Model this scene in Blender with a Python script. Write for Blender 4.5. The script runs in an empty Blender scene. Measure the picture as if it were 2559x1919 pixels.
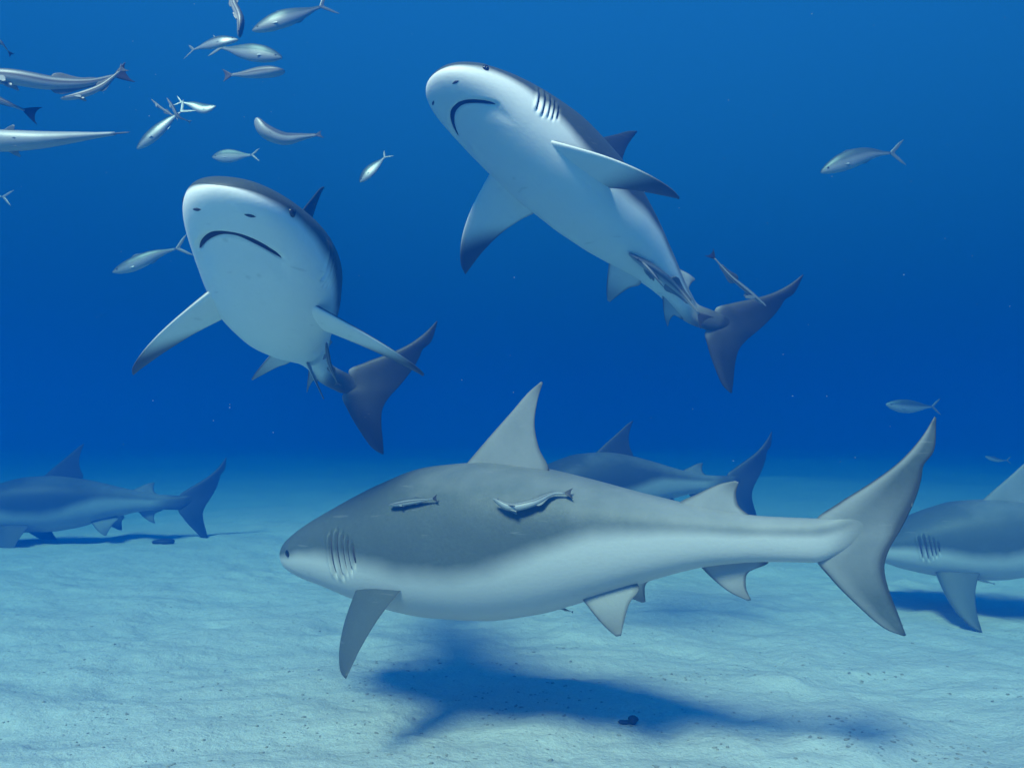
import bpy, bmesh, math, random
import numpy as np
from mathutils import Vector, Matrix
from mathutils.bvhtree import BVHTree

# ------------------------------------------------------------------ camera, world, sun, exposure
scene = bpy.context.scene
COL = scene.collection
W_SRC, H_SRC, F_PX = 2559.0, 1919.0, 2008.0
CAM_H = 1.2
PITCH = math.radians(4.57)
CAM = np.array([0.0, 0.0, CAM_H])
C_R = np.array([1.0, 0.0, 0.0])
C_F = np.array([0.0, math.cos(PITCH), math.sin(PITCH)])
C_U = np.array([0.0, -math.sin(PITCH), math.cos(PITCH)])

cam_data = bpy.data.cameras.new('camera')
cam_data.sensor_width = 36.0
cam_data.lens = F_PX / W_SRC * 36.0
cam_data.clip_start = 0.05
cam_data.clip_end = 2000.0
cam = bpy.data.objects.new('camera', cam_data)
COL.objects.link(cam)
cam.location = CAM.tolist()
cam.rotation_euler = (math.radians(90) + PITCH, 0, 0)
scene.camera = cam

SUN_EL = math.radians(47.0)
SUN_AZ = math.radians(203.0)          # clockwise from +Y: behind the camera, a little to the left
TO_SUN = Vector((math.sin(SUN_AZ) * math.cos(SUN_EL), math.cos(SUN_AZ) * math.cos(SUN_EL), math.sin(SUN_EL)))

world = bpy.data.worlds.new('World')
scene.world = world
world.use_nodes = True
nt = world.node_tree
nt.nodes.clear()
sky = nt.nodes.new('ShaderNodeTexSky')
sky.sky_type = 'NISHITA'
sky.sun_disc = False
sky.sun_elevation = SUN_EL
sky.sun_rotation = SUN_AZ
# daylight that has come down through many metres of sea water: only green-blue is left
tint = nt.nodes.new('ShaderNodeMix'); tint.data_type = 'RGBA'; tint.blend_type = 'MULTIPLY'
tint.inputs[0].default_value = 1.0
tint.inputs[7].default_value = (0.05, 0.38, 0.62, 1)
bg = nt.nodes.new('ShaderNodeBackground'); bg.inputs['Strength'].default_value = 0.15
wo = nt.nodes.new('ShaderNodeOutputWorld')
nt.links.new(sky.outputs[0], tint.inputs[6])
# under water the light falls off from straight overhead towards the horizon
wtc = nt.nodes.new('ShaderNodeTexCoord'); wsx = nt.nodes.new('ShaderNodeSeparateXYZ')
nt.links.new(wtc.outputs['Generated'], wsx.inputs[0])
wmr = nt.nodes.new('ShaderNodeMapRange'); wmr.interpolation_type = 'SMOOTHSTEP'
wmr.inputs[1].default_value = 0.0; wmr.inputs[2].default_value = 1.0
wmr.inputs[3].default_value = 0.06; wmr.inputs[4].default_value = 1.7
nt.links.new(wsx.outputs['Z'], wmr.inputs[0])
fall = nt.nodes.new('ShaderNodeMix'); fall.data_type = 'RGBA'; fall.blend_type = 'MULTIPLY'; fall.inputs[0].default_value = 1.0
nt.links.new(tint.outputs[2], fall.inputs[6]); nt.links.new(wmr.outputs[0], fall.inputs[7])
nt.links.new(fall.outputs[2], bg.inputs['Color'])
nt.links.new(bg.outputs[0], wo.inputs['Surface'])

sun_data = bpy.data.lights.new('sun', 'SUN')
sun_data.energy = 5.0
sun_data.angle = math.radians(14.0)
sun_data.color = (1.0, 0.785, 0.65)
sun = bpy.data.objects.new('sun', sun_data)
COL.objects.link(sun)
sun.rotation_euler = TO_SUN.to_track_quat('Z', 'Y').to_euler()
sun.location = (0, 0, 30)

vs = scene.view_settings
vs.view_transform = 'Standard'
vs.look = 'None'
vs.gamma = 1.0
vs.use_curve_mapping = False
vs.exposure = 0.97

scene.render.engine = 'CYCLES'
cy = scene.cycles
cy.use_denoising = True
cy.max_bounces = 8
cy.volume_bounces = 3
cy.diffuse_bounces = 3
cy.sample_clamp_indirect = 4.0

WATER = dict(density=0.215, color=(0.001, 0.088, 0.345), absorb=(0.004, 0.285, 0.34), g=0.5)
HAZE_TOP = 3.45

# ------------------------------------------------------------------ helpers
def P(px, py, d):
    """point seen at photo pixel (px, py), d metres along the view axis"""
    return CAM + d * C_F + (px - W_SRC / 2) / F_PX * d * C_R + (H_SRC / 2 - py) / F_PX * d * C_U

def V(r, u, a):
    """direction given as right / up / away"""
    return r * C_R + u * C_U + a * C_F

def nrm(v):
    v = np.asarray(v, float)
    return v / np.linalg.norm(v, axis=-1, keepdims=True)

def pchip(x, xp, fp):
    x = np.asarray(x, float); xp = np.asarray(xp, float); fp = np.asarray(fp, float)
    h = np.diff(xp); dl = np.diff(fp) / h
    m = np.zeros_like(fp)
    for i in range(1, len(xp) - 1):
        if dl[i - 1] * dl[i] > 0:
            w1 = 2 * h[i] + h[i - 1]; w2 = h[i] + 2 * h[i - 1]
            m[i] = (w1 + w2) / (w1 / dl[i - 1] + w2 / dl[i])
    m[0] = dl[0]; m[-1] = dl[-1]
    k = np.clip(np.searchsorted(xp, x) - 1, 0, len(h) - 1)
    t = np.clip((x - xp[k]) / h[k], 0, 1)
    return ((2*t**3 - 3*t**2 + 1) * fp[k] + (t**3 - 2*t**2 + t) * h[k] * m[k]
            + (-2*t**3 + 3*t**2) * fp[k + 1] + (t**3 - t**2) * h[k] * m[k + 1])

def catmull(pts, n):
    """n points along a chord-length Catmull-Rom curve through pts"""
    p = np.asarray(pts, float)
    seg = np.linalg.norm(np.diff(p, axis=0), axis=1) ** 0.7
    t = np.concatenate([[0], np.cumsum(seg)]); t /= t[-1]
    m = np.zeros_like(p)
    for i in range(len(p)):
        if i == 0: m[i] = (p[1] - p[0]) / (t[1] - t[0])
        elif i == len(p) - 1: m[i] = (p[-1] - p[-2]) / (t[-1] - t[-2])
        else:
            a = (p[i] - p[i-1]) / (t[i] - t[i-1]); b = (p[i+1] - p[i]) / (t[i+1] - t[i])
            wa = (t[i+1] - t[i]) / (t[i+1] - t[i-1])
            m[i] = a * wa + b * (1 - wa)
    u = np.linspace(0, 1, n)
    k = np.clip(np.searchsorted(t, u) - 1, 0, len(p) - 2)
    h = (t[k+1] - t[k])[:, None]; q = ((u - t[k]) / (t[k+1] - t[k]))[:, None]
    return ((2*q**3 - 3*q**2 + 1) * p[k] + (q**3 - 2*q**2 + q) * h * m[k]
            + (-2*q**3 + 3*q**2) * p[k+1] + (q**3 - q**2) * h * m[k+1])

def sstep(a, b, x):
    t = np.clip((np.asarray(x, float) - a) / (b - a), 0, 1)
    return t * t * (3 - 2 * t)

class Spine:
    girth = [(0, 1.0), (1, 1.0)]
    def __init__(self, pts, up, caud=None):
        c = catmull(pts, 500)
        d = np.concatenate([[0], np.cumsum(np.linalg.norm(np.diff(c, axis=0), axis=1))])
        self.L = d[-1]
        self.t = d / self.L
        self.c = c
        tan = np.gradient(c, self.t, axis=0)
        k = np.ones(41) / 41
        pad = np.pad(tan, ((20, 20), (0, 0)), mode='edge')
        self.tan = nrm(np.stack([np.convolve(pad[:, i], k, 'valid') for i in range(3)], 1))
        self.up = up if isinstance(up, list) else [(0.0, up), (1.0, up)]
        self.caud = caud
    def at(self, s):
        s = np.atleast_1d(np.asarray(s, float))
        c = np.stack([np.interp(s, self.t, self.c[:, i]) for i in range(3)], 1)
        t = nrm(np.stack([np.interp(s, self.t, self.tan[:, i]) for i in range(3)], 1))
        over = np.maximum(s - 1, 0)[:, None]; under = np.minimum(s, 0)[:, None]
        c = c + (over + under) * self.L * t
        ss = [a for a, _ in self.up]
        up = np.stack([np.interp(s, ss, [np.asarray(b)[i] for _, b in self.up]) for i in range(3)], 1)
        f = -t
        u = nrm(up - np.sum(up * f, 1, keepdims=True) * f)
        l = np.cross(u, f)
        return c, f, u, l
    def map(self, s, y, z):
        c, f, u, l = self.at(s)
        k = np.interp(np.atleast_1d(s), [a for a, _ in self.girth], [b for _, b in self.girth])[:, None]
        return c + self.L * k * (np.asarray(y)[:, None] * l + np.asarray(z)[:, None] * u)

class Prof:
    """body section: half width, top and bottom along s in 0..1"""
    def __init__(self, s, w, t, b, e=0.86):
        self.q = np.sqrt(np.asarray(s)); self.w_, self.t_, self.b_ = w, t, b; self.e = e
    def w(self, s): return pchip(np.sqrt(np.clip(s, 0, 1)), self.q, self.w_)
    def t(self, s): return pchip(np.sqrt(np.clip(s, 0, 1)), self.q, self.t_)
    def b(self, s): return pchip(np.sqrt(np.clip(s, 0, 1)), self.q, self.b_)
    def yz(self, s, th):
        c, n = np.cos(th), np.sin(th)
        y = self.w(s) * np.sign(c) * np.abs(c) ** self.e
        z = np.where(n >= 0, self.t(s), self.b(s)) * np.abs(n) ** self.e
        return y, np.where(n >= 0, z, z)
    def theta_bottom(self, s, y):
        c = np.clip(np.abs(y) / self.w(s), 0, 1) ** (1 / self.e)
        a = np.arccos(c)
        return np.where(np.asarray(y) >= 0, -a, -(math.pi - a))

class MeshData:
    def __init__(self): self.v, self.f, self.paint = [], [], []; self.n = 0
    def add(self, v, f, paint):
        self.v.append(np.asarray(v)); self.f += [tuple(i + self.n for i in q) for q in f]
        self.paint.append(np.asarray(paint)); self.n += len(v)
    def build(self, name, mat, parent=None):
        me = bpy.data.meshes.new(name)
        v = np.concatenate(self.v)
        me.from_pydata(v.tolist(), [], self.f)
        me.materials.append(mat)
        p = np.concatenate(self.paint).astype(np.float32)
        a = me.attributes.new('paint', 'FLOAT_COLOR', 'POINT')
        a.data.foreach_set('color', np.concatenate([p, np.ones((len(p), 1), np.float32)], 1).ravel())
        me.polygons.foreach_set('use_smooth', [True] * len(me.polygons))
        me.validate(); me.update()
        bm = bmesh.new(); bm.from_mesh(me); bmesh.ops.remove_doubles(bm, verts=bm.verts, dist=2e-5); bmesh.ops.delete(bm, geom=[v for v in bm.verts if not v.link_faces], context='VERTS'); bmesh.ops.recalc_face_normals(bm, faces=bm.faces); bm.to_mesh(me); bm.free()
        o = bpy.data.objects.new(name, me); COL.objects.link(o)
        if parent is not None: put(o, parent)
        return o

def put(o, parent):
    o.parent = parent
    o.matrix_parent_inverse = Matrix.Translation(parent.location).inverted()

def tag(o, label, cat, group=None):
    o['label'] = label; o['category'] = cat
    if group: o['group'] = group
    return o

def root_at(name, p):
    o = bpy.data.objects.new(name, None); o.empty_display_size = 0.1
    o.location = [float(x) for x in p]; COL.objects.link(o)
    return o

def grid_faces(nr, nc, wrap=True):
    f = []
    for i in range(nr - 1):
        for j in range(nc if wrap else nc - 1):
            k = (j + 1) % nc
            f.append((i*nc + j, i*nc + k, (i+1)*nc + k, (i+1)*nc + j))
    return f

# ------------------------------------------------------------------ materials
def new_mat(name):
    m = bpy.data.materials.new(name); m.use_nodes = True
    t = m.node_tree
    return m, t, t.nodes['Principled BSDF'], t.links

def mixc(t, l, fac, a, b):
    n = t.nodes.new('ShaderNodeMix'); n.data_type = 'RGBA'
    if hasattr(fac, 'is_linked') or not isinstance(fac, (int, float)): l.new(fac, n.inputs[0])
    else: n.inputs[0].default_value = fac
    for s, i in ((a, 6), (b, 7)):
        if isinstance(s, tuple): n.inputs[i].default_value = (*s, 1)
        else: l.new(s, n.inputs[i])
    return n.outputs[2]

def noise(t, l, co, scale, detail=4, rough=0.55, lo=0.3, hi=0.7):
    n = t.nodes.new('ShaderNodeTexNoise'); n.inputs['Scale'].default_value = scale
    n.inputs['Detail'].default_value = detail; n.inputs['Roughness'].default_value = rough
    l.new(co, n.inputs['Vector'])
    r = t.nodes.new('ShaderNodeMapRange'); r.inputs[1].default_value = lo; r.inputs[2].default_value = hi
    l.new(n.outputs[0], r.inputs[0])
    return r.outputs[0]

def skin(name, belly, back, dark, stripe, rough=0.5, mottle=0.5, scale=9.0, metal=0.0):
    m, t, p, l = new_mat(name)
    a = t.nodes.new('ShaderNodeAttribute'); a.attribute_name = 'paint'
    sp = t.nodes.new('ShaderNodeSeparateColor'); l.new(a.outputs['Color'], sp.inputs[0])
    tc = t.nodes.new('ShaderNodeTexCoord'); co = tc.outputs['Object']
    n1 = noise(t, l, co, scale, 5, 0.6)
    n2 = noise(t, l, co, scale * 9, 3, 0.6)
    back2 = mixc(t, l, n1, tuple(x * (1 - 0.22 * mottle) for x in back), tuple(x * (1 + 0.22 * mottle) for x in back))
    belly2 = mixc(t, l, n1, tuple(x * (1 - 0.10 * mottle) for x in belly), belly)
    belly3 = mixc(t, l, n2, belly2, tuple(x * 0.93 for x in belly))
    # break the border of the two tones with the mottle
    ad = t.nodes.new('ShaderNodeMath'); ad.operation = 'MULTIPLY_ADD'
    l.new(n1, ad.inputs[0]); ad.inputs[1].default_value = 0.12; ad.inputs[2].default_value = -0.06
    ad2 = t.nodes.new('ShaderNodeMath'); ad2.operation = 'ADD'; ad2.use_clamp = True
    l.new(sp.outputs[0], ad2.inputs[0]); l.new(ad.outputs[0], ad2.inputs[1])
    mr = t.nodes.new('ShaderNodeMapRange'); mr.inputs[1].default_value = 0.08; mr.inputs[2].default_value = 0.92
    l.new(ad2.outputs[0], mr.inputs[0])
    back2 = mixc(t, l, n2, tuple(x * 0.86 for x in back), back2)
    c = mixc(t, l, mr.outputs[0], belly3, back2)
    # old scratches, long and thin
    mp = t.nodes.new('ShaderNodeMapping'); mp.inputs['Scale'].default_value = (1.6, 1.6, 15.0); mp.inputs['Rotation'].default_value = (0, 0.35, 0.2)
    l.new(co, mp.inputs['Vector'])
    sc_ = noise(t, l, mp.outputs[0], scale * .55, 2, 0.4, 0.70, 0.74)
    sm = t.nodes.new('ShaderNodeMath'); sm.operation = 'MULTIPLY'; sm.inputs[1].default_value = 0.45 * mottle; l.new(sc_, sm.inputs[0])
    c = mixc(t, l, sm.outputs[0], c, (0.34, 0.33, 0.32))
    c = mixc(t, l, sp.outputs[1], c, dark)
    c = mixc(t, l, sp.outputs[2], c, stripe)
    # small scars and specks
    vo = t.nodes.new('ShaderNodeTexVoronoi'); vo.inputs['Scale'].default_value = scale * 0.75
    l.new(co, vo.inputs['Vector'])
    vr = t.nodes.new('ShaderNodeMapRange'); vr.inputs[1].default_value = 0.035; vr.inputs[2].default_value = 0.09
    vr.inputs[3].default_value = 0.30 * mottle; vr.inputs[4].default_value = 0.0
    l.new(vo.outputs['Distance'], vr.inputs[0])
    c = mixc(t, l, vr.outputs[0], c, tuple(x * 0.8 for x in back))
    l.new(c, p.inputs['Base Color'])
    p.inputs['Roughness'].default_value = rough
    p.inputs['Specular IOR Level'].default_value = 0.25
    p.inputs['Metallic'].default_value = metal
    bp = t.nodes.new('ShaderNodeBump'); bp.inputs['Strength'].default_value = 0.08; bp.inputs['Distance'].default_value = 0.006
    l.new(n2, bp.inputs['Height']); l.new(bp.outputs[0], p.inputs['Normal'])
    return m

def plain(name, c, rough=0.6, spec=0.3):
    m, t, p, l = new_mat(name)
    tc = t.nodes.new('ShaderNodeTexCoord')
    n = noise(t, l, tc.outputs['Object'], 40, 3)
    l.new(mixc(t, l, n, tuple(x * 0.75 for x in c), tuple(min(1, x * 1.2) for x in c)), p.inputs['Base Color'])
    p.inputs['Roughness'].default_value = rough; p.inputs['Specular IOR Level'].default_value = spec
    return m

M_SHARK = skin('shark_skin', (0.86, 0.85, 0.82), (0.058, 0.076, 0.074), (0.016, 0.019, 0.020), (0.30, 0.29, 0.28))
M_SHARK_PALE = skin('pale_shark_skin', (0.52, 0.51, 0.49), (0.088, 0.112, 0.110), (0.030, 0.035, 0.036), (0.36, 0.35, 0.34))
M_SHARK_DIMMED = skin('dimmed_shark_skin', (0.34, 0.36, 0.35), (0.045, 0.058, 0.058), (0.016, 0.018, 0.02), (0.2, 0.2, 0.2))  # shark skin darkened: the dim light on the far sharks sits in the colour
M_REMORA = skin('remora_skin', (0.36, 0.38, 0.38), (0.09, 0.11, 0.11), (0.03, 0.03, 0.035), (0.04, 0.04, 0.045), mottle=0.3, scale=25, metal=0.25)
M_JACK = skin('jack_skin', (0.38, 0.42, 0.42), (0.075, 0.12, 0.12), (0.10, 0.13, 0.13), (0.22, 0.28, 0.28), rough=0.5, mottle=0.3, scale=25, metal=0.6)
M_MOUTH = plain('mouth_inside', (0.018, 0.012, 0.012), 0.7)
M_GILL = plain('gill_slit_dark', (0.05, 0.048, 0.05), 0.7)
M_EYE = plain('eye_dark', (0.02, 0.022, 0.02), 0.15, 0.5)
M_PUPIL = plain('pupil_black', (0.004, 0.004, 0.004), 0.1, 0.5)
M_DARK = plain('dark_shell', (0.03, 0.03, 0.03), 0.6)

# ------------------------------------------------------------------ water body and seabed
rng = np.random.default_rng(7)
LAT = rng.random((256, 256))
def vnoise(x, y):
    xi = np.floor(x).astype(int); yi = np.floor(y).astype(int)
    fx = x - xi; fy = y - yi
    fx = fx * fx * (3 - 2 * fx); fy = fy * fy * (3 - 2 * fy)
    g = lambda i, j: LAT[i % 256, j % 256]
    return ((g(xi, yi) * (1 - fx) + g(xi + 1, yi) * fx) * (1 - fy)
            + (g(xi, yi + 1) * (1 - fx) + g(xi + 1, yi + 1) * fx) * fy) - 0.5

def sand_z(x, y):
    x = np.asarray(x, float); y = np.asarray(y, float)
    z = 0.22 * vnoise(x * 0.16 + 3, y * 0.16 + 8) + 0.10 * vnoise(x * 0.5, y * 0.5 + 31)
    z = z * sstep(1.0, 6.0, np.hypot(x, y - 3)) + .20 * sstep(4.6, 9.0, y) + 1.0 * sstep(8.0, 55.0, y)
    wx = x + 0.5 * vnoise(x * 1.1 + 9, y * 1.1)
    wy = y + 0.5 * vnoise(x * 1.1 + 50, y * 1.1 + 17)
    z = z + 0.060 * vnoise(wx * 2.1, wy * 3.0 + 5) + 0.030 * vnoise(wx * 5.0 + 7, wy * 8 + 2)
    z = z + 0.010 * vnoise(x * 14, y * 18 + 3) + 0.005 * vnoise(x * 33 + 2, y * 39)
    return z

def axis(lo_dense, hi_dense, step, lo, hi, grow):
    a = list(np.arange(lo_dense, hi_dense + 1e-6, step))
    d = step; p = a[-1]
    while p < hi:
        d *= grow; p += d; a.append(min(p, hi))
    d = step; p = a[0]; pre = []
    while p > lo:
        d *= grow; p -= d; pre.append(max(p, lo))
    return np.array(pre[::-1] + a)

xs = axis(-3.4, 3.4, 0.026, -150, 150, 1.045)
ys = axis(2.0, 7.0, 0.024, -40, 190, 1.035)
X, Y = np.meshgrid(xs, ys)
Z = sand_z(X, Y)
me = bpy.data.meshes.new('seabed')
me.from_pydata(np.stack([X, Y, Z], -1).reshape(-1, 3).tolist(), [], grid_faces(len(ys), len(xs), False))
me.polygons.foreach_set('use_smooth', [True] * len(me.polygons))
me.update()
seabed = bpy.data.objects.new('seabed', me); COL.objects.link(seabed)
seabed['kind'] = 'structure'
m, t, p, l = new_mat('pale_sand')
tc = t.nodes.new('ShaderNodeTexCoord'); co = tc.outputs['Object']
n1 = noise(t, l, co, 1.1, 5, 0.6); n2 = noise(t, l, co, 14, 5, 0.65); n3 = noise(t, l, co, 90, 3, 0.6, 0.25, 0.75)
c = mixc(t, l, n1, (0.37, 0.39, 0.37), (0.60, 0.60, 0.56))
c = mixc(t, l, n2, (0.42, 0.40, 0.37), c)
c = mixc(t, l, n3, c, (0.60, 0.58, 0.54))
vo = t.nodes.new('ShaderNodeTexVoronoi'); vo.inputs['Scale'].default_value = 26; l.new(co, vo.inputs['Vector'])
vr = t.nodes.new('ShaderNodeMapRange'); vr.inputs[1].default_value = 0.10; vr.inputs[2].default_value = 0.22
vr.inputs[3].default_value = 1.0; vr.inputs[4].default_value = 0.0; l.new(vo.outputs['Distance'], vr.inputs[0])
n4 = noise(t, l, co, 2.3, 4, 0.6, 0.52, 0.66)
mu = t.nodes.new('ShaderNodeMath'); mu.operation = 'MULTIPLY'; l.new(vr.outputs[0], mu.inputs[0]); l.new(n4, mu.inputs[1])
c = mixc(t, l, mu.outputs[0], c, (0.22, 0.20, 0.17))
l.new(c, p.inputs['Base Color'])
p.inputs['Roughness'].default_value = 0.9; p.inputs['Specular IOR Level'].default_value = 0.1
b1 = t.nodes.new('ShaderNodeBump'); b1.inputs['Strength'].default_value = 0.5; b1.inputs['Distance'].default_value = 0.02
l.new(n2, b1.inputs['Height'])
b2 = t.nodes.new('ShaderNodeBump'); b2.inputs['Strength'].default_value = 0.35; b2.inputs['Distance'].default_value = 0.006
l.new(n3, b2.inputs['Height']); l.new(b1.outputs[0], b2.inputs['Normal']); l.new(b2.outputs[0], p.inputs['Normal'])
seabed.data.materials.append(m)

def box_mesh(name, lo, hi):
    (x0, y0, z0), (x1, y1, z1) = lo, hi
    v = [(x0,y0,z0),(x1,y0,z0),(x1,y1,z0),(x0,y1,z0),(x0,y0,z1),(x1,y0,z1),(x1,y1,z1),(x0,y1,z1)]
    f = [(0,3,2,1),(4,5,6,7),(0,1,5,4),(1,2,6,5),(2,3,7,6),(3,0,4,7)]
    me = bpy.data.meshes.new(name); me.from_pydata(v, [], f); me.update()
    o = bpy.data.objects.new(name, me); COL.objects.link(o)
    return o
haze = box_mesh('haze', (-156, -46, -1.4), (156, 196, HAZE_TOP))
haze['kind'] = 'stuff'
tag(haze, 'clear deep blue sea water all around the sharks', 'water')
m = bpy.data.materials.new('sea_water'); m.use_nodes = True
t = m.node_tree; t.nodes.clear()
out = t.nodes.new('ShaderNodeOutputMaterial'); pv = t.nodes.new('ShaderNodeVolumePrincipled')
pv.inputs['Color'].default_value = (*WATER['color'], 1)
pv.inputs['Density'].default_value = WATER['density']
pv.inputs['Absorption Color'].default_value = (*WATER['absorb'], 1)
pv.inputs['Anisotropy'].default_value = WATER['g']
t.links.new(pv.outputs[0], out.inputs['Volume'])
haze.data.materials.append(m)

# ------------------------------------------------------------------ animals: bodies and fins
SHARK = Prof(
    [0, .004, .015, .03, .06, .10, .15, .20, .27, .35, .45, .55, .65, .75, .85, .93, 1.0],
    [0, .026, .049, .066, .086, .102, .116, .125, .132, .135, .131, .117, .094, .066, .041, .028, .022],
    [0, .012, .025, .036, .050, .065, .081, .097, .117, .133, .134, .120, .096, .068, .045, .035, .033],
    [0, -.011, -.022, -.032, -.047, -.063, -.082, -.101, -.122, -.136, -.140, -.128, -.100, -.068, -.043, -.034, -.033])
REMORA = Prof(
    [0, .01, .05, .12, .2, .3, .45, .6, .75, .9, 1.0],
    [0, .022, .042, .052, .055, .053, .046, .036, .025, .014, .009],
    [0, .008, .018, .030, .042, .050, .050, .044, .032, .019, .014],
    [0, -.012, -.026, -.040, -.050, -.056, -.056, -.048, -.034, -.019, -.014], e=0.95)
JACK = Prof(
    [0, .01, .05, .12, .2, .3, .45, .6, .75, .9, 1.0],
    [0, .014, .030, .046, .057, .064, .064, .054, .037, .017, .010],
    [0, .014, .036, .062, .082, .098, .102, .086, .058, .026, .016],
    [0, -.014, -.036, -.064, -.084, -.100, -.104, -.088, -.058, -.026, -.016], e=1.0)

GILLS = [(.206, .044, -.038), (.222, .049, -.043), (.2365, .043, -.036), (.248, .036, -.033), (.2595, .024, -.022)]
MOUTH = dict(sf=.068, sc=.132, y=.086, k=2.4)
def mouth_s(y): return MOUTH['sf'] + (MOUTH['sc'] - MOUTH['sf']) * np.clip(np.abs(y) / MOUTH['y'], 0, 1.2) ** MOUTH['k']

def shark_surface(s, th, grooves=True):
    y, z = SHARK.yz(s, th)
    r = np.hypot(y, z) + 1e-9
    d = np.zeros_like(r)
    if grooves:
        # mouth: a groove with the lower jaw set back behind it
        ms = mouth_s(y)
        inside = sstep(1.02, .82, np.abs(y) / MOUTH['y']) * (z < 0) * (np.abs(np.sin(th)) > .25)
        ds = s - ms
        d = d - .012 * np.exp(-(ds / .0052) ** 2) * inside
        d = d - .006 * sstep(-.002, .004, ds) * sstep(.07, .0, ds) * inside
        for sg, z1, z0 in GILLS:
            sl = sg + .10 * (z - z1) * -.25
            hgt = sstep(z1 + .004, z1 - .010, z) * sstep(z0 - .004, z0 + .012, z) * (np.abs(np.cos(th)) > .3)
            d = d - .0065 * np.exp(-((s - sl) / .0032) ** 2) * hgt + .0028 * np.exp(-((s - sl + .007) / .0042) ** 2) * hgt
        # brow over the eye
        d = d + .004 * np.exp(-((s - .075) / .02) ** 2 - ((z - .020) / .010) ** 2) * (np.abs(np.cos(th)) > .3)
    k = np.maximum(1 + d / r, 0.2)
    return y * k, z * k

def shade_line(s):
    return np.interp(s, [0, .05, .1, .16, .25, .35, .45, .52, .60, .68, .8, 1.0],
                        [.10, .12, .16, .10, -.05, -.25, -.28, -.22, 0, .22, .28, .30])

def body_mesh(md, sp, prof, ns, nth, surf=None, paintf=None, dens=None, cap=True):
    if dens is None:
        s = np.linspace(0, 1, ns) ** 1.5
    else:
        s = dens
    s = s[1:]
    th = np.linspace(0, 2 * math.pi, nth, endpoint=False)
    S, T = np.meshgrid(s, th, indexing='ij')
    y, z = (surf or prof.yz)(S.ravel(), T.ravel())
    v = sp.map(S.ravel(), y, z)
    nr = len(s)
    tip = sp.map(np.array([0.0]), np.array([0.0]), np.array([0.0]))
    end = sp.map(np.array([1.0]), np.array([0.0]), np.array([0.0]))
    f = grid_faces(nr, nth)
    i0, i1 = nr * nth, nr * nth + 1
    f += [(i0, (j + 1) % nth, j) for j in range(nth)]
    b = (nr - 1) * nth
    if cap: f += [(i1, b + j, b + (j + 1) % nth) for j in range(nth)]
    pt = paintf(S.ravel(), y, z, prof)
    pe = paintf(np.array([0.0005, 1.0]), np.array([0., 0.]), np.array([0., 0.]), prof)
    md.add(np.concatenate([v, tip, end]), f, np.concatenate([pt, pe]))

def stalk(md, sp, prof, nth, paintf, length, lift, scale=1.0, dusk_shade=0.0):
    """tail stalk running on into the upper lobe of the tail fin"""
    cpt, F, U, L = [x[0] for x in sp.at(1.0)]
    back, up = -F, U
    if sp.caud is not None:
        back, up = nrm(sp.caud[0]), np.asarray(sp.caud[1]); up = nrm(up - np.dot(up, back) * back)
    n = 14
    q = np.linspace(0, 1, n)
    th = np.linspace(0, 2 * math.pi, nth, endpoint=False)
    w0, t0, b0 = [float(f(np.array([1.0]))[0]) for f in (prof.w, prof.t, prof.b)]
    vs_, k = [], sp.L
    for u in q:
        a = sstep(0, .45, u)
        uu = nrm(U * (1 - a) + up * a); bb = nrm(-F * (1 - a) + back * a); ll = np.cross(uu, -bb)
        c = cpt + k * scale * length * u * bb + k * scale * lift * u ** 1.5 * uu
        w = w0 * (1 - u) ** 1.7 + .0006 * u; t_ = t0 * (1 - .55 * u); b_ = b0 * (1 - .55 * u)
        cs, sn = np.cos(th), np.sin(th)
        y = w * np.sign(cs) * np.abs(cs) ** prof.e
        z = np.where(sn >= 0, t_, b_) * np.abs(sn) ** prof.e
        vs_.append(c + k * sp.girth[-1][1] * (y[:, None] * ll + z[:, None] * uu))
    v = np.concatenate(vs_)
    f = grid_faces(n, nth) + [tuple((n - 1) * nth + j for j in range(nth))]
    yy, zz = prof.yz(np.ones(n * nth), np.tile(th, n))
    pt = paintf(np.ones(n * nth), yy, zz, prof)
    uq = np.repeat(q, nth)
    pt[:, 0] += (.66 - pt[:, 0]) * sstep(0, .55, uq)
    pt[:, 1] = np.maximum(pt[:, 1], .95 * dusk_shade * sstep(0, .25, uq))
    md.add(v, f, pt)

def fin_sheet(le, te, nv, nc, th_root, th_tip, pw=0.6):
    """closed thin fin: returns chord coords a, out coords o, thickness t, span v, chord c, side"""
    LE, TE = catmull(le, nv), catmull(te, nv)
    vv = np.linspace(0, 1, nv)
    cs = (1 - np.cos(np.linspace(0, math.pi, nc))) / 2
    prof = 2.6 * (np.sqrt(cs) * 0.75 * (1 - cs) + 0.04 * (1 - cs) * cs)
    prof[-1] = 0; prof[0] = 0
    loop_c = np.concatenate([cs, cs[-2:0:-1]])
    loop_t = np.concatenate([prof, -prof[-2:0:-1]])
    side = np.concatenate([np.ones(nc), -np.ones(nc - 2)]); side[0] = 0; side[nc - 1] = 0
    n = len(loop_c)
    a = LE[:, None, 0] + (TE - LE)[:, None, 0] * loop_c[None]
    o = LE[:, None, 1] + (TE - LE)[:, None, 1] * loop_c[None]
    tmax = th_root + (th_tip - th_root) * vv ** pw
    tt = tmax[:, None] * loop_t[None] * 0.5 / prof.max()
    f = grid_faces(nv, n)
    f.append(tuple(range((nv - 1) * n, nv * n)))
    f.append(tuple(range(n))[::-1])
    V_ = np.repeat(vv[:, None], n, 1); Cc = np.repeat(loop_c[None], nv, 0); Sd = np.repeat(side[None], nv, 0)
    return a.ravel(), o.ravel(), tt.ravel(), V_.ravel(), Cc.ravel(), Sd.ravel(), f

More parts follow.
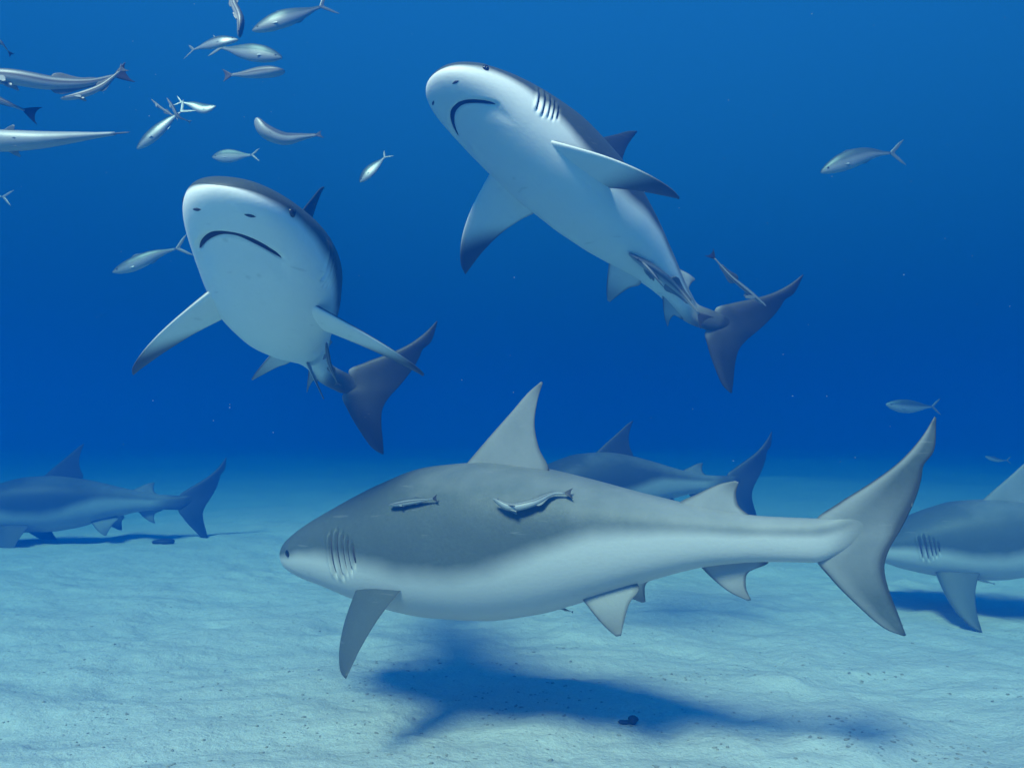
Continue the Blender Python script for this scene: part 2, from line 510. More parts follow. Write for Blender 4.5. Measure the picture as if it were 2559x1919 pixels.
def median_fin(md, sp, prof, s0, base, sign, le, te, th, paint, nv=26, nc=12, sink=.012):
    a, o, t, v, c, sd, f = fin_sheet(le, te, nv, nc, th, th * .25)
    z0 = prof.t(np.array([s0]))[0] if sign > 0 else -prof.b(np.array([s0]))[0]
    z1 = prof.t(np.array([s0 + base]))[0] if sign > 0 else -prof.b(np.array([s0 + base]))[0]
    zb = z0 + (z1 - z0) * (a / base) - sink
    md.add(sp.map(s0 + a, t, sign * (zb + o)), f, paint(v, c, sd))

def paired_fin(md, sp, s0, y0, z0, side, droop, sweep, le, te, th, paint, scale=1.0, twist=0.0, curl=0.0, nv=30, nc=14):
    a, o, t, v, c, sd, f = fin_sheet(le, te, nv, nc, th, th * .12, .4)
    cpt, F, U, L = [x[0] for x in sp.at(s0)]
    org = sp.map(np.array([s0]), np.array([side * y0]), np.array([z0]))[0]
    dr, sw, tw = map(math.radians, (droop, sweep, twist))
    out = L * side * math.cos(dr) - U * math.sin(dr)
    back = -F
    out2 = out * math.cos(sw) + back * math.sin(sw)
    back2 = back * math.cos(sw) - out * math.sin(sw)
    n = np.cross(out2, back2); n = n / np.linalg.norm(n)
    if np.dot(n, U) < 0: n = -n
    if tw:
        back2, n = back2 * math.cos(tw) - n * math.sin(tw), n * math.cos(tw) + back2 * math.sin(tw)
    k = sp.L * scale
    lift = curl * np.maximum(o, 0) ** 2
    v3 = org + k * (a[:, None] * back2 + o[:, None] * out2 + (t + lift)[:, None] * n)
    md.add(v3, f, paint(v, c, sd))

def caudal_fin(md, sp, le, te, th, paint, nv=56, nc=14, scale=1.0, bend=0.0):
    a, o, t, v, c, sd, f = fin_sheet(le, te, nv, nc, th, th)
    cpt, F, U, L = [x[0] for x in sp.at(1.0)]
    back, up = -F, U
    if sp.caud is not None:
        back, up = nrm(sp.caud[0]), np.asarray(sp.caud[1])
        up = nrm(up - np.dot(up, back) * back)
    side = np.cross(up, -back)
    tt = t * (0.12 + 0.88 * np.sin(np.clip(v, 0, 1) * math.pi) ** 0.8) 
    k = sp.L * scale
    v3 = cpt + k * (a[:, None] * back + o[:, None] * up + (tt + bend * np.maximum(a, 0) ** 2)[:, None] * side)
    md.add(v3, f, paint(v, c, sd, a, o))

# --- shark paint: R back tone, G dusky edge, B gill blush
def shark_paint(s, y, z, prof):
    hh = np.where(z >= 0, prof.t(s), -prof.b(s)) + 1e-6
    vn = z / hh
    r = sstep(-.24, .24, vn - shade_line(s))
    r = r * (1 - .22 * sstep(.35, .95, vn) * sstep(.28, .42, s))
    # deeper tone along the upper flank, paler towards the tail
    r = r * (1 - .30 * sstep(.5, .95, s))
    g = np.zeros_like(r)
    b = np.zeros_like(r)
    return np.stack([r, g, b], 1)

def p_dorsal(v, c, sd):
    g = .45 * sstep(.80, 1.0, v) + .6 * sstep(.90, 1.0, c) * (v > .1) + .5 * sstep(.05, .0, c)
    return np.stack([np.full_like(v, .55), np.clip(g, 0, .8), np.zeros_like(v)], 1)
def p_second(v, c, sd):
    g = .5 * sstep(.6, 1.0, v) + .8 * sstep(.82, .98, c) + .7 * sstep(.10, .01, c)
    return np.stack([np.full_like(v, .45), np.clip(g, 0, .8), np.zeros_like(v)], 1)
def p_pect(v, c, sd):
    up = sd > 0
    g = np.where(up, .30 + .25 * sstep(.7, 1, v), sstep(.58, .86, v + .12 * c)) + .5 * sstep(.93, 1., c) * (v > .3)
    r = np.where(up, .95, .06)
    return np.stack([r, np.clip(g, 0, .95), np.zeros_like(v)], 1)
def p_pelv(v, c, sd):
    up = sd > 0
    g = .6 * sstep(.4, .95, v) + .6 * sstep(.86, 1., c) + .6 * sstep(.08, .01, c)
    return np.stack([np.where(up, .55, .2), np.clip(g, 0, .85), np.zeros_like(v)], 1)
def p_caud(v, c, sd, a, o):
    g = .95 * sstep(.82, .98, c) + .6 * sstep(.88, 1., np.abs(2 * v - 1)) + .95 * sstep(.075, .01, c) * sstep(.03, .06, np.abs(o))
    r = np.clip(.62 + .3 * sstep(.0, .12, np.abs(o)), 0, .95) * (.7 + .3 * sstep(.1, .5, c))
    return np.stack([r, np.clip(g, 0, .85), np.zeros_like(v)], 1)

DORSAL = ([(-.02, -.02), (.0, .0), (.05, .05), (.10, .100), (.138, .140), (.158, .156)],
          [(.135, -.02), (.160, .004), (.146, .040), (.141, .080), (.150, .125), (.161, .154)])
SECOND = ([(-.01, -.02), (.0, .0), (.035, .025), (.07, .048), (.092, .057)],
          [(.085, -.02), (.118, .002), (.097, .018), (.093, .038), (.098, .056)])
ANAL = ([(-.01, -.02), (.0, .0), (.025, .030), (.05, .052), (.074, .066)],
        [(.075, -.02), (.108, .010), (.076, .024), (.073, .045), (.080, .066)])
PECT = ([(-.012, -.05), (-.004, .0), (.008, .07), (.026, .14), (.056, .205), (.094, .252), (.112, .262)],
        [(.105, -.05), (.124, .004), (.150, .030), (.136, .064), (.119, .12), (.112, .19), (.116, .262)])
PELV = ([(-.005, -.04), (.0, .0), (.020, .035), (.045, .070), (.064, .090)],
        [(.085, -.04), (.118, .010), (.098, .032), (.084, .062), (.074, .090)])
CAUD = ([(.146, -.172), (.118, -.162), (.070, -.120), (.025, -.070), (.002, -.034), (.030, .0), (.004, .036), (.044, .070),
         (.098, .106), (.150, .146), (.190, .192), (.212, .228)],
        [(.150, -.170), (.138, -.130), (.124, -.085), (.119, -.045), (.130, -.010), (.146, .018), (.161, .047), (.178, .086),
         (.187, .118), (.191, .140), (.208, .164), (.215, .226)])

def ribbon(name, sp, s, y, z, width, mat, parent, inset=0.0, across=None):
    """thin closed blade following points on the body, for slits"""
    c = sp.map(s, y, z)
    _, F, U, L = sp.at(s)
    n = nrm(y[:, None] * L + z[:, None] * U)
    tg = nrm(np.gradient(c, axis=0))
    cr = nrm(np.cross(tg, n))
    c = c - n * inset * sp.L
    w = (width * sp.L)[:, None]
    d = n * .002 * sp.L
    v = np.stack([c - cr * w - d, c + cr * w - d, c + cr * w * .8 + d * .2, c - cr * w * .8 + d * .2], 1).reshape(-1, 3)
    k = len(s)
    f = grid_faces(k, 4) + [(3, 2, 1, 0), tuple((k - 1) * 4 + i for i in range(4))]
    md = MeshData(); md.add(v, f, np.zeros((len(v), 3)))
    return md.build(name, mat, parent)

def ball(name, org, axes, mat, parent, nu=12, nv=16):
    v = []
    for i in range(nu + 1):
        a = math.pi * i / nu
        for j in range(nv):
            b = 2 * math.pi * j / nv
            v.append(org + axes[0] * math.sin(a) * math.cos(b) + axes[1] * math.sin(a) * math.sin(b) + axes[2] * math.cos(a))
    md = MeshData(); md.add(np.array(v), grid_faces(nu + 1, nv), np.zeros((len(v), 3)))
    return md.build(name, mat, parent)

def make_shark(label, pts, up, caud=None, mat=M_SHARK, left=(35, 8), right=(35, 8), pscale=(1, 1), detail=True,
               pelv=(50, 50), twist=(0, 0), curl=(0, 0), fat=1.0, group=None, dorsal_scale=1.0, caud_scale=1.0, caud_bend=0.0, pz=-.068, dusk_shade=0.0, girth=None, pelv_scale=1.0, ds0=.422):
    sp = Spine(pts, up, caud)
    if girth: sp.girth = girth
    root = root_at('bull_shark', sp.at(.5)[0][0])
    tag(root, label, 'shark', group)
    md = MeshData()
    if detail:
        dens = np.concatenate([np.linspace(0, 1, 40) ** 2 * .055, np.arange(.0575, .28, .0017), np.linspace(.285, 1, 90)])
        nth = 152
    else:
        dens = np.concatenate([np.linspace(0, 1, 16) ** 2 * .06, np.linspace(.07, 1, 60)]); nth = 56
    surf = (lambda s, th: shark_surface(s, th, True)) if detail else (lambda s, th: shark_surface(s, th, False))
    fatf = lambda s, th: tuple(q * (1 + (fat - 1) * sstep(.1, .4, s) * sstep(1., .6, s)) for q in surf(s, th))
    def bp(s_, y_, z_, pr):
        p = shark_paint(s_, y_, z_, pr)
        p[:, 0] = np.maximum(p[:, 0], .85 * dusk_shade * sstep(.86, .97, s_)); p[:, 1] = np.maximum(p[:, 1], .6 * dusk_shade * sstep(.93, 1., s_))
        return p
    body_mesh(md, sp, SHARK, 0, nth, fatf, bp, dens, cap=False)
    dl = [(a, b * dorsal_scale) for a, b in DORSAL[0]]; dt = [(a, b * dorsal_scale) for a, b in DORSAL[1]]
    def pd(v, c, sd):
        p = p_dorsal(v, c, sd); p[:, 0] = np.maximum(p[:, 0], 1.1 * dusk_shade); p[:, 1] = np.maximum(p[:, 1], .7 * dusk_shade); return p  # dorsal darkened, its shade put into the colour
    median_fin(md, sp, SHARK, ds0, .135, 1, dl, dt, .020, pd, sink=.006)
    median_fin(md, sp, SHARK, .795, .085, 1, *SECOND, .010, p_second, sink=.006)
    median_fin(md, sp, SHARK, .825, .075, -1, *ANAL, .010, p_second, sink=.006)
    for i, (side, (dr, sw)) in enumerate(((1, left), (-1, right))):
        paired_fin(md, sp, .240, .078, pz, side, dr, sw, *PECT, .044, p_pect, scale=pscale[i], twist=twist[i], curl=curl[i])
        paired_fin(md, sp, .635, .045, -.082, side, pelv[i], 10, *PELV, .020, p_pelv, scale=pelv_scale)
    def pc(v, c, sd, a, o):
        p = p_caud(v, c, sd, a, o); p[:, 1] = np.maximum(p[:, 1], dusk_shade * sstep(-.02, .03, a) * (.93 + .07 * sstep(.5, 1, c))); return p  # darker tail fin: dusky pigment plus shade painted into it
    caudal_fin(md, sp, *CAUD, .020, pc, scale=caud_scale, bend=caud_bend)
    stalk(md, sp, SHARK, nth, bp, .17, .085, caud_scale, dusk_shade)
    body = md.build('body', mat, root)
    if detail:
        # mouth
        yy = np.linspace(-.97, .97, 61) * MOUTH['y']
        ss = mouth_s(yy)
        th = SHARK.theta_bottom(ss, yy)
        y, z = shark_surface(ss, th, False)
        u = np.abs(yy) / MOUTH['y']
        ribbon('mouth', sp, ss, y, z, .0058 * (1 - u ** 2.2) + .0010, M_MOUTH, root, inset=.0062)
        for side in (1, -1):
            for sg, z1, z0 in GILLS:
                zz = np.linspace(z1 - .006, z0 + .010, 15)
                s_ = sg - .025 * (zz - z1)
                tt = np.where(zz >= 0, SHARK.t(s_), -SHARK.b(s_))
                sn = np.clip(np.abs(zz) / tt, 0, 1) ** (1 / SHARK.e)
                cs = np.sqrt(np.maximum(1 - sn ** 2, 0))
                y = side * SHARK.w(s_) * cs ** SHARK.e
                q = np.linspace(-1, 1, 15)
                ribbon('gill_slit', sp, s_, y, zz, .0022 * (1 - q ** 2) + .0004, M_GILL, root, inset=.0038)
            # eye and nostril
            se, ze = .078, .012
            sn = (ze / SHARK.t(np.array([se]))[0]) ** (1 / SHARK.e)
            ye = SHARK.w(np.array([se]))[0] * math.sqrt(1 - sn ** 2) ** SHARK.e
            org = sp.map(np.array([se]), np.array([side * (ye - .0015)]), np.array([ze]))[0]
            c0, F, U, L = [x[0] for x in sp.at(se)]
            k = sp.L
            eye = ball('eye', org, (F * .0088 * k, U * .0080 * k, L * side * .0060 * k), M_EYE, root)
            ball('pupil', org + L * side * .0050 * k, (F * .0028 * k, U * .0055 * k, L * side * .0016 * k), M_PUPIL, eye, 8, 10)
            yn = np.linspace(.036, .052, 7) * side
            sN = np.linspace(.030, .036, 7)
            th = SHARK.theta_bottom(sN, yn)
            y, z = shark_surface(sN, th, False)
            ribbon('nostril', sp, sN, y, z, .0026 * (1 - np.linspace(-1, 1, 7) ** 2) + .0004, M_GILL, root, inset=-.0003)
    root['_L'] = sp.L
    return root, body, sp

# ---------------- fish
def remora_paint(s, y, z, prof):
    hh = np.where(z >= 0, prof.t(s), -prof.b(s)) + 1e-6
    vn = z / hh
    r = sstep(.25, .75, vn) * .9
    b = np.exp(-((vn - .05) / .24) ** 2) * .9
    return np.stack([r, np.zeros_like(r), b], 1)
def jack_paint(s, y, z, prof):
    hh = np.where(z >= 0, prof.t(s), -prof.b(s)) + 1e-6
    vn = z / hh
    r = sstep(-.20, .30, vn)
    b = .55 * np.exp(-((vn - .22) / .14) ** 2)
    return np.stack([r, np.zeros_like(r), b], 1)
def p_flat(r, g):
    return lambda v, c, sd, *_: np.stack([np.full_like(v, r), np.full_like(v, g), np.zeros_like(v)], 1)

def make_fish(name, kind, label, pts, up=None, group=None, caud=None, tail_dark=0.0, fin_spread=60, tail_scale=1.0, deep=1.0, cat='fish', tail=True):
    up = V(0, 1, 0.05) if up is None else up
    sp = Spine(pts, up, caud)
    md = MeshData()
    prof = REMORA if kind == 'remora' else JACK
    if kind == 'remora':
        body_mesh(md, sp, prof, 46, 20, lambda s, th: tuple(q * deep for q in prof.yz(s, th)), remora_paint)
        median_fin(md, sp, prof, .56, .30, 1, [(-.01, -.02), (0, 0), (.03, .035), (.07, .046)], [(.30, -.02), (.31, .010), (.2, .022), (.09, .045)], .008, p_flat(.7, .35), 12, 8)
        median_fin(md, sp, prof, .56, .30, -1, [(-.01, -.02), (0, 0), (.03, .035), (.07, .046)], [(.30, -.02), (.31, .010), (.2, .022), (.09, .045)], .008, p_flat(.5, .2), 12, 8)
        for sd in (1, -1):
            paired_fin(md, sp, .22, .045, -.01, sd, fin_spread, 25, [(0, -.02), (0, 0), (.03, .06), (.07, .11)], [(.05, -.02), (.06, .01), (.085, .06), (.085, .11)], .006, p_flat(.35, .15), nv=10, nc=8)
            paired_fin(md, sp, .26, .02, -.05, sd, 70, 30, [(0, -.02), (0, 0), (.03, .04), (.06, .07)], [(.04, -.02), (.05, .01), (.07, .04), (.07, .07)], .005, p_flat(.3, .1), nv=8, nc=8)
        ca = ([(.10, -.075), (.05, -.05), (.0, -.018), (-.02, 0), (.0, .018), (.05, .05), (.10, .075)],
              [(.105, -.073), (.085, -.05), (.075, -.02), (.072, 0), (.075, .02), (.085, .05), (.105, .073)])
        mat = M_REMORA
    else:
        body_mesh(md, sp, prof, 46, 20, lambda s, th: tuple(q * m_ for q, m_ in zip(prof.yz(s, th), (1, deep))), jack_paint)
        median_fin(md, sp, prof, .33, .5, 1, [(-.01, -.02), (0, 0), (.04, .035), (.09, .05)], [(.5, -.03), (.5, .004), (.3, .015), (.12, .048)], .006, p_flat(.8, .3), 12, 8)
        median_fin(md, sp, prof, .55, .3, -1, [(-.01, -.02), (0, 0), (.04, .035), (.08, .045)], [(.3, -.03), (.3, .004), (.2, .012), (.10, .043)], .006, p_flat(.4, .1), 12, 8)
        for sd in (1, -1):
            paired_fin(md, sp, .25, .05, -.02, sd, fin_spread, 30, [(0, -.02), (0, 0), (.03, .05), (.07, .095)], [(.04, -.02), (.05, .01), (.075, .05), (.08, .095)], .006, p_flat(.3, .0), nv=10, nc=8)
        ca = ([(.21, -.17), (.13, -.125), (.05, -.06), (.0, -.018), (-.02, 0), (.0, .018), (.05, .06), (.13, .125), (.21, .17)],
              [(.215, -.168), (.165, -.11), (.115, -.055), (.075, -.02), (.062, 0), (.075, .02), (.115, .055), (.165, .11), (.215, .168)])
        mat = M_JACK
    if tail:
        ca = tuple([(a * tail_scale, o * tail_scale) for a, o in q] for q in ca)
        caudal_fin(md, sp, *ca, .012, p_flat(.55, tail_dark), nv=30, nc=10)
    o = md.build(name, mat)
    org = Vector(sp.at(.5)[0][0].tolist())
    o.data.transform(Matrix.Translation(-org)); o.location = org
    tag(o, label, cat, group)
    # eyes
    for sd in (1, -1):
        se = .075 if kind == 'remora' else .10
        w = prof.w(np.array([se]))[0]
        e = sp.map(np.array([se]), np.array([sd * w * .96]), np.array([.006]))[0]
        _, F, U, L = [x[0] for x in sp.at(se)]
        r = (.009 if kind == 'remora' else .014) * sp.L
        ball('eye', e, (F * r, U * r, L * sd * r * .5), M_EYE, o, 6, 8)
    return o, sp

def bvh_of(obj):
    v = [obj.matrix_world @ q.co for q in obj.data.vertices]
    return BVHTree.FromPolygons(v, [tuple(p.vertices) for p in obj.data.polygons])

def on_skin(bvh, px, py, off):
    """point just off an animal's skin on the line of sight through a photo pixel"""
    d = nrm(P(px, py, 1.0) - CAM)
    hit = bvh.ray_cast(Vector(CAM.tolist()), Vector(d.tolist()))
    return np.array(hit[0]) - d * off if hit[0] is not None else P(px, py, 3.2)

# ------------------------------------------------------------------ the sharks
hero, hero_body, hero_sp = make_shark(
    'large pale bull shark gliding in profile just above the sand, tall dorsal fin upright',
    [P(728, 1382, 3.72), P(900, 1362, 3.55), P(1080, 1348, 3.38), P(1300, 1342, 3.20), P(1500, 1342, 3.07), P(1740, 1342, 2.92),
     P(1900, 1347, 2.84), P(2035, 1350, 2.78)],
    V(0.0, 1.0, -0.02), mat=M_SHARK_PALE, left=(40, -6), right=(40, 0), pelv=(62, 48), twist=(-4, 0), pscale=(.79, .9), caud_scale=.80, pz=-.036, pelv_scale=.85)

front, front_body, front_sp = make_shark(
    'bull shark swimming nose up toward the viewer, showing its white throat and downturned mouth',
    [P(548, 464, 2.50), P(602, 545, 2.70), P(660, 632, 2.95), P(708, 735, 3.40), P(752, 832, 3.92), P(792, 898, 4.32), P(818, 936, 4.52), P(860, 958, 4.58)],
    [(0, V(.12, .9, .4)), (.5, V(.18, .9, .2)), (1, V(.4, .9, .0))],
    caud=(V(.97, -.22, .12), V(.41, .91, 0)), left=(12, 16), right=(44, 10), pscale=(1.0, .9), caud_scale=.92, dorsal_scale=1.5, ds0=.345, dusk_shade=.95, girth=[(0, .88), (.2, .86), (.35, .84), (.55, .74), (.75, .70), (1, .8)])

upper, upper_body, upper_sp = make_shark(
    'bull shark climbing with white belly turned outward above the tall-finned profile shark',
    [P(1080, 190, 3.45), P(1215, 275, 3.62), P(1375, 398, 3.82), P(1540, 555, 4.08), P(1645, 675, 4.28), P(1700, 748, 4.40), P(1728, 782, 4.46), P(1772, 800, 4.48)],
    [(0, V(.20, .76, .50)), (.6, V(.26, .76, .44)), (1, V(.55, .8, .1))],
    caud=(V(.92, -.36, .15), V(.62, .76, 0)), left=(12, 42), right=(30, 0), pscale=(1.22, 1), caud_scale=.94, dorsal_scale=1.7, ds0=.405, dusk_shade=.95, girth=[(0, .92), (.25, .86), (.5, .82), (.75, .82), (1, .85)])

far_left, far_left_body, far_left_sp = make_shark(
    'dim dark bull shark swimming alone low over the sand, far from the others',
    [P(-130, 1285, 8.4), P(20, 1264, 8.45), P(140, 1256, 8.5), P(250, 1254, 8.55), P(360, 1254, 8.6), P(445, 1256, 8.65)],
    V(0, 1, 0.05), detail=False, left=(52, 0), right=(40, 0), caud_scale=.95, fat=.92, dusk_shade=.8, mat=M_SHARK_DIMMED)
behind, behind_body, behind_sp = make_shark(
    'dim bull shark half hidden behind the back of the tall-finned profile shark',
    [P(1250, 1250, 7.3), P(1380, 1222, 7.4), P(1505, 1208, 7.45), P(1630, 1206, 7.5), P(1735, 1208, 7.55), P(1815, 1208, 7.6)],
    V(0, 1, 0.05), detail=False, dusk_shade=.8, mat=M_SHARK_DIMMED)
right_s, right_body, right_sp = make_shark(
    'hazy blue bull shark with clear gill slits behind the tail of the tall-finned profile shark',
    [P(2135, 1370, 6.05), P(2240, 1362, 5.95), P(2340, 1352, 5.86), P(2480, 1345, 5.75), P(2640, 1342, 5.65), P(2800, 1345, 5.55), P(2950, 1350, 5.45)],
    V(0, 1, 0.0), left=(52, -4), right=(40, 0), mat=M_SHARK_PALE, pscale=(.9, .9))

# ------------------------------------------------------------------ remoras on and beside the sharks
bvh_h = bvh_of(hero_body); bvh_c = bvh_of(upper_body); bvh_b = bvh_of(front_body)
bpy.context.view_layer.update()
bvh_h = bvh_of(hero_body); bvh_c = bvh_of(upper_body); bvh_b = bvh_of(front_body)
g_rem = 'remoras riding the sharks'
make_fish('remora', 'remora', 'small striped remora on the shark flank between gills and dorsal fin',
          [on_skin(bvh_h, 972, 1262, .03), on_skin(bvh_h, 1030, 1252, .03), on_skin(bvh_h, 1082, 1246, .03)], group=g_rem, tail_dark=.9, deep=1.25)
make_fish('remora', 'remora', 'white-headed remora with curled dark tail on the flank below the tall dorsal fin',
          [on_skin(bvh_h, 1232, 1246, .05), on_skin(bvh_h, 1275, 1266, .04), on_skin(bvh_h, 1330, 1256, .035), on_skin(bvh_h, 1385, 1232, .03), on_skin(bvh_h, 1412, 1232, .03)],
          group=g_rem, tail_dark=.9, up=V(.1, .8, .6), fin_spread=10)
make_fish('remora', 'remora', 'small dark remora clinging under the belly of the tall-finned profile shark',
          [P(1383, 1516, 3.15), P(1405, 1521, 3.14), P(1428, 1528, 3.13)], group=g_rem, tail_dark=.9)
make_fish('remora', 'remora', 'tiny dark remora trailing under the belly of the hazy blue shark',
          [P(2440, 1447, 5.6), P(2460, 1452, 5.6), P(2482, 1458, 5.58)], group=g_rem, tail_dark=.9, deep=1.4)
make_fish('remora', 'remora', 'long dark striped remora on the belly of the climbing shark',
          [on_skin(bvh_c, 1572, 634, .03), on_skin(bvh_c, 1640, 678, .03), on_skin(bvh_c, 1700, 730, .04), P(1748, 785, 4.25)],
          group=g_rem, tail_dark=.9, up=V(.6, .7, -.3), deep=.75)
make_fish('remora', 'remora', 'thin pale remora crossing in front of the climbing shark tail fin',
          [P(1915, 765, 4.35), P(1870, 728, 4.32), P(1825, 690, 4.3), P(1785, 645, 4.3)], group=g_rem, tail_dark=.95, up=V(.5, .6, -.6), deep=.6)
make_fish('remora', 'remora', 'slim remora lying along the tail stalk of the shark with downturned mouth',
          [P(815, 855, 3.45), P(822, 905, 3.52), P(842, 955, 3.62)], group=g_rem, tail_dark=.5, up=V(1, .2, -.3), deep=.8)

# ------------------------------------------------------------------ free swimming fish
g_free = 'fish milling in open water'
make_fish('remora', 'remora', 'large pale remora with a low fin raised on its back',
          [P(-90, 190, 3.3), P(30, 192, 3.3), P(140, 208, 3.35), P(225, 206, 3.4), P(290, 190, 3.45)], group=g_free, tail_dark=.9, deep=1.0)
make_fish('remora', 'remora', 'smaller pale remora tucked close under the tail of the large pale remora',
          [P(152, 248, 3.3), P(200, 238, 3.3), P(250, 218, 3.32), P(300, 178, 3.35)], group=g_free, tail_dark=.6, deep=.9)
make_fish('remora', 'remora', 'remora with a broad very dark tail fin, between two pale remoras',
          [P(-190, 195, 3.2), P(-90, 222, 3.25), P(0, 252, 3.3), P(62, 276, 3.35)], group=g_free, tail_dark=1.0, tail_scale=1.5)
make_fish('remora', 'remora', 'white-bellied remora seen from below with spread front fins',
          [P(-70, 350, 3.2), P(10, 352, 3.2), P(100, 350, 3.22), P(200, 342, 3.26), P(288, 334, 3.3)], group=g_free, tail_dark=.6, up=V(0, .35, .9), fin_spread=5, deep=1.45)
make_fish('remora', 'remora', 'dark remora curving down above the large pale remora',
          [P(-80, 60, 3.6), P(-40, 90, 3.6), P(0, 105, 3.62), P(22, 130, 3.65)], group=g_free, tail_dark=.9)
make_fish('remora', 'remora', 'upright remora hanging head down over the pale fork-tailed jack',
          [P(598, 95, 3.9), P(602, 55, 3.9), P(585, 10, 3.95), P(570, -40, 4.0)], group=g_free, up=V(1, 0, -.3))
make_fish('jack_fish', 'jack', 'white-bellied jack with dark back, beside the upright remora',
          [P(630, 78, 4.2), P(700, 50, 4.2), P(760, 32, 4.25), P(800, 18, 4.3)], group=g_free, up=V(-.1, .95, .1), fin_spread=70, deep=1.15)
make_fish('jack_fish', 'jack', 'pale jack with wide forked tail overlapping a dark backed fish',
          [P(596, 100, 4.3), P(560, 103, 4.3), P(520, 112, 4.35), P(485, 124, 4.4)], group=g_free, up=V(-.2, .8, .5), fin_spread=85, deep=1.3)
make_fish('jack_fish', 'jack', 'dark backed silver jack just below the pale fork-tailed jack',
          [P(706, 145, 4.7), P(650, 134, 4.7), P(600, 128, 4.72), P(555, 120, 4.75)], group=g_free, deep=1.35)
make_fish('remora', 'remora', 'dark remora with broad dark tail under the silver jack',
          [P(712, 178, 4.6), P(660, 180, 4.6), P(610, 186, 4.6), P(578, 188, 4.6)], group=g_free, tail_dark=.9, tail_scale=1.6, deep=2.0)
make_fish('jack_fish', 'jack', 'slender striped jack angled nose down, its tail crossing two other fish',
          [P(342, 373, 4.6), P(385, 335, 4.6), P(425, 300, 4.62), P(452, 280, 4.65)], group=g_free, up=V(-.7, .7, .2), deep=1.15)
make_fish('remora', 'remora', 'thin remora forming an upright stroke over the crossed tails',
          [P(418, 245, 4.5), P(432, 268, 4.5), P(446, 292, 4.5), P(470, 303, 4.52)], group=g_free, up=V(.9, .4, -.2))
make_fish('remora', 'remora', 'thin remora slanting into the crossed tails',
          [P(378, 248, 4.7), P(400, 268, 4.7), P(425, 285, 4.7), P(440, 293, 4.7)], group=g_free, up=V(.6, .8, 0), deep=.8)
make_fish('jack_fish', 'jack', 'teal jack behind the knot of crossed fish tails',
          [P(540, 266, 5.2), P(510, 272, 5.2), P(480, 262, 5.2), P(455, 256, 5.2)], group=g_free, up=V(.2, .9, .3), deep=1.6)
make_fish('remora', 'remora', 'white-headed remora drifting alone with its head raised',
          [P(638, 298, 4.2), P(665, 328, 4.2), P(710, 346, 4.22), P(755, 342, 4.25), P(790, 338, 4.28)], group=g_free, tail_dark=.8, up=V(.2, .8, .5), deep=2.0, fin_spread=30)
g_jack = 'jacks swimming apart in open water'
make_fish('jack_fish', 'jack', 'small oval jack drifting level below the white-headed remora',
          [P(530, 393, 6.0), P(565, 390, 6.0), P(600, 389, 6.0), P(628, 388, 6.0)], group=g_jack, deep=1.7)
make_fish('jack_fish', 'jack', 'pale jack diving nose down between the two rising sharks',
          [P(899, 456, 5.2), P(920, 432, 5.2), P(943, 410, 5.22), P(960, 394, 5.25)], group=g_jack, up=V(-.7, .6, .3), deep=1.65)
make_fish('jack_fish', 'jack', 'long fork-tailed jack swimming alone beyond the climbing shark tail fin',
          [P(2050, 432, 5.0), P(2100, 408, 5.0), P(2165, 386, 5.02), P(2225, 383, 5.05)], group=g_jack, fin_spread=75, deep=1.15)
make_fish('jack_fish', 'jack', 'faint pale jack just above the tail tip of the profile shark',
          [P(2213, 1010, 7.2), P(2250, 1014, 7.2), P(2290, 1016, 7.22), P(2328, 1016, 7.25)], group=g_jack, deep=1.35)
make_fish('jack_fish', 'jack', 'slim fork-tailed jack swimming under the snout of the shark with downturned mouth',
          [P(281, 681, 4.8), P(330, 662, 4.8), P(390, 636, 4.82), P(440, 622, 4.85)], group=g_jack, fin_spread=75, deep=1.05)
make_fish('jack_fish', 'jack', 'faint fork-tailed jack alone below the white-bellied remora',
          [P(-110, 470, 5.5), P(-70, 480, 5.5), P(-30, 487, 5.5), P(6, 492, 5.5)], group=g_jack)
make_fish('jack_fish', 'jack', 'faint jack passing above the back of the hazy blue shark',
          [P(2462, 1140, 8.0), P(2480, 1146, 8.0), P(2500, 1150, 8.0), P(2515, 1150, 8.0)], group=g_jack)

# ------------------------------------------------------------------ seabed bits
def ground_at(px, py):
    d = nrm(P(px, py, 1.0) - CAM)
    t_ = CAM_H / -d[2]
    for _ in range(30):
        q = CAM + d * t_
        t_ = t_ + (q[2] - float(sand_z(q[0], q[1]))) / -d[2] * .7
    return CAM + d * t_

def lump(seed, n=10, m=14, flat=.6):
    r = np.random.default_rng(seed)
    v = []
    for i in range(n + 1):
        a = math.pi * i / n
        for j in range(m):
            b = 2 * math.pi * j / m
            d = np.array([math.sin(a) * math.cos(b), math.sin(a) * math.sin(b), math.cos(a) * flat])
            k = 1 + .5 * float(vnoise(np.array([d[0] * 1.6 + seed]), np.array([d[1] * 1.6 + d[2] * 2.3 + 4]))[0])
            v.append(d * k)
    return np.array(v), grid_faces(n + 1, m)

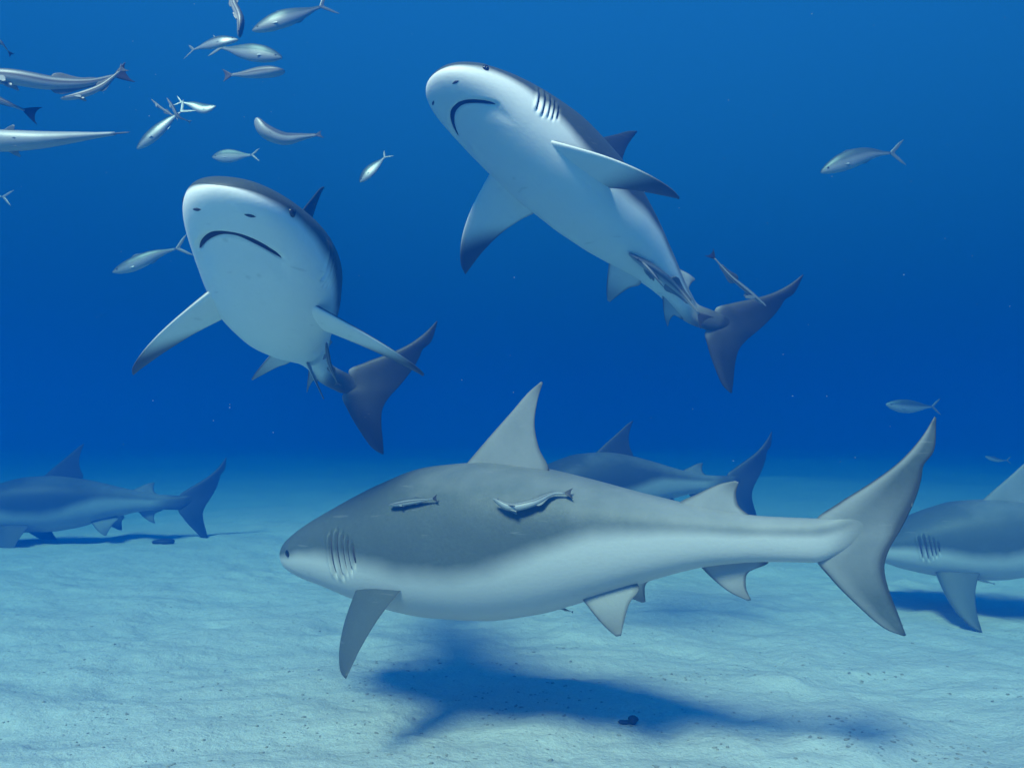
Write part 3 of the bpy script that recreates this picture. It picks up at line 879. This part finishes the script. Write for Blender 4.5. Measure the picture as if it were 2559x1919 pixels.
q = ground_at(1575, 1808)
v1, f1 = lump(3); v2, f2 = lump(11)
md = MeshData()
md.add(v1 * np.array([.022, .018, .032]) + np.array([.012, 0, .018]), f1, np.zeros((len(v1), 3)))
md.add(v2 * np.array([.032, .016, .014]) + np.array([-.026, 0, .008]), f2, np.zeros((len(v2), 3)))
o = md.build('shell_fragment', M_DARK); o.location = q.tolist()
tag(o, 'small black two-lobed shell fragment lying on the bare sand', 'shell')
for i, (px, py, k, lab) in enumerate(((410, 1358, .085, 'small dark rock on pale sand behind the lone dim shark tail'),
                                      (78, 1306, .10, 'small dark rock under the nose of the lone dim shark'))):
    q = ground_at(px, py); v1, f1 = lump(20 + i)
    md = MeshData(); md.add(v1 * np.array([k * 1.4, k, k * .8]) + np.array([0, 0, k * .2]), f1, np.zeros((len(v1), 3)))
    o = md.build('rock', M_DARK); o.location = q.tolist(); tag(o, lab, 'rock')

# coral rubble and shell grit strewn over the near sand
M_GRIT = plain('rubble_grit', (0.30, 0.28, 0.24), 0.9, .1)
r = np.random.default_rng(5)
LUMPS = [lump(i, 4, 6) for i in range(24)]
md = MeshData()
cl = [(r.uniform(-2.4, 2.4), r.uniform(2.7, 4.6), r.uniform(.08, .4)) for _ in range(60)]
for i in range(2200):
    if i < 1700:
        cx, cy_, sp_ = cl[r.integers(len(cl))]
        x, y = cx + r.normal() * sp_, cy_ + r.normal() * sp_ * .5
    else:
        x, y = r.uniform(-3, 3), r.uniform(2.5, 6)
    k = .0016 + .0070 * r.random() ** 3.5
    v1, f1 = LUMPS[int(r.integers(24))]
    ang = r.uniform(0, 6.28); ca, sa = math.cos(ang), math.sin(ang)
    v1 = v1 * np.array([k * r.uniform(.8, 2), k, k * .8])
    v1 = np.stack([v1[:, 0] * ca - v1[:, 1] * sa, v1[:, 0] * sa + v1[:, 1] * ca, v1[:, 2]], 1)
    md.add(v1 + np.array([x, y, float(sand_z(x, y)) + k * .2]), f1, np.zeros((len(v1), 3)))
o = md.build('rubble_grit', M_GRIT)
o['kind'] = 'stuff'
tag(o, 'dark grit and broken coral strewn over the near sand', 'rubble')
# drifting specks of plankton in the water
M_SNOW = plain('plankton_pale', (0.55, 0.56, 0.55), 0.9, .1)
md = MeshData(); r = np.random.default_rng(12)
for i in range(320):
    d = r.uniform(1.8, 6.0); k = r.uniform(.0006, .0014)
    q = P(r.uniform(-150, 2700), r.uniform(-100, 1500), d)
    if q[2] < .35 or q[2] > HAZE_TOP - .15: continue
    v1, f1 = LUMPS[int(r.integers(24))]
    md.add(v1 * k + q, f1, np.zeros((len(v1), 3)))
o = md.build('plankton', M_SNOW); o['kind'] = 'stuff'
tag(o, 'tiny pale specks drifting in the water', 'plankton')
print('LENGTHS', hero_sp.L, front_sp.L, upper_sp.L, far_left_sp.L, behind_sp.L, right_sp.L)
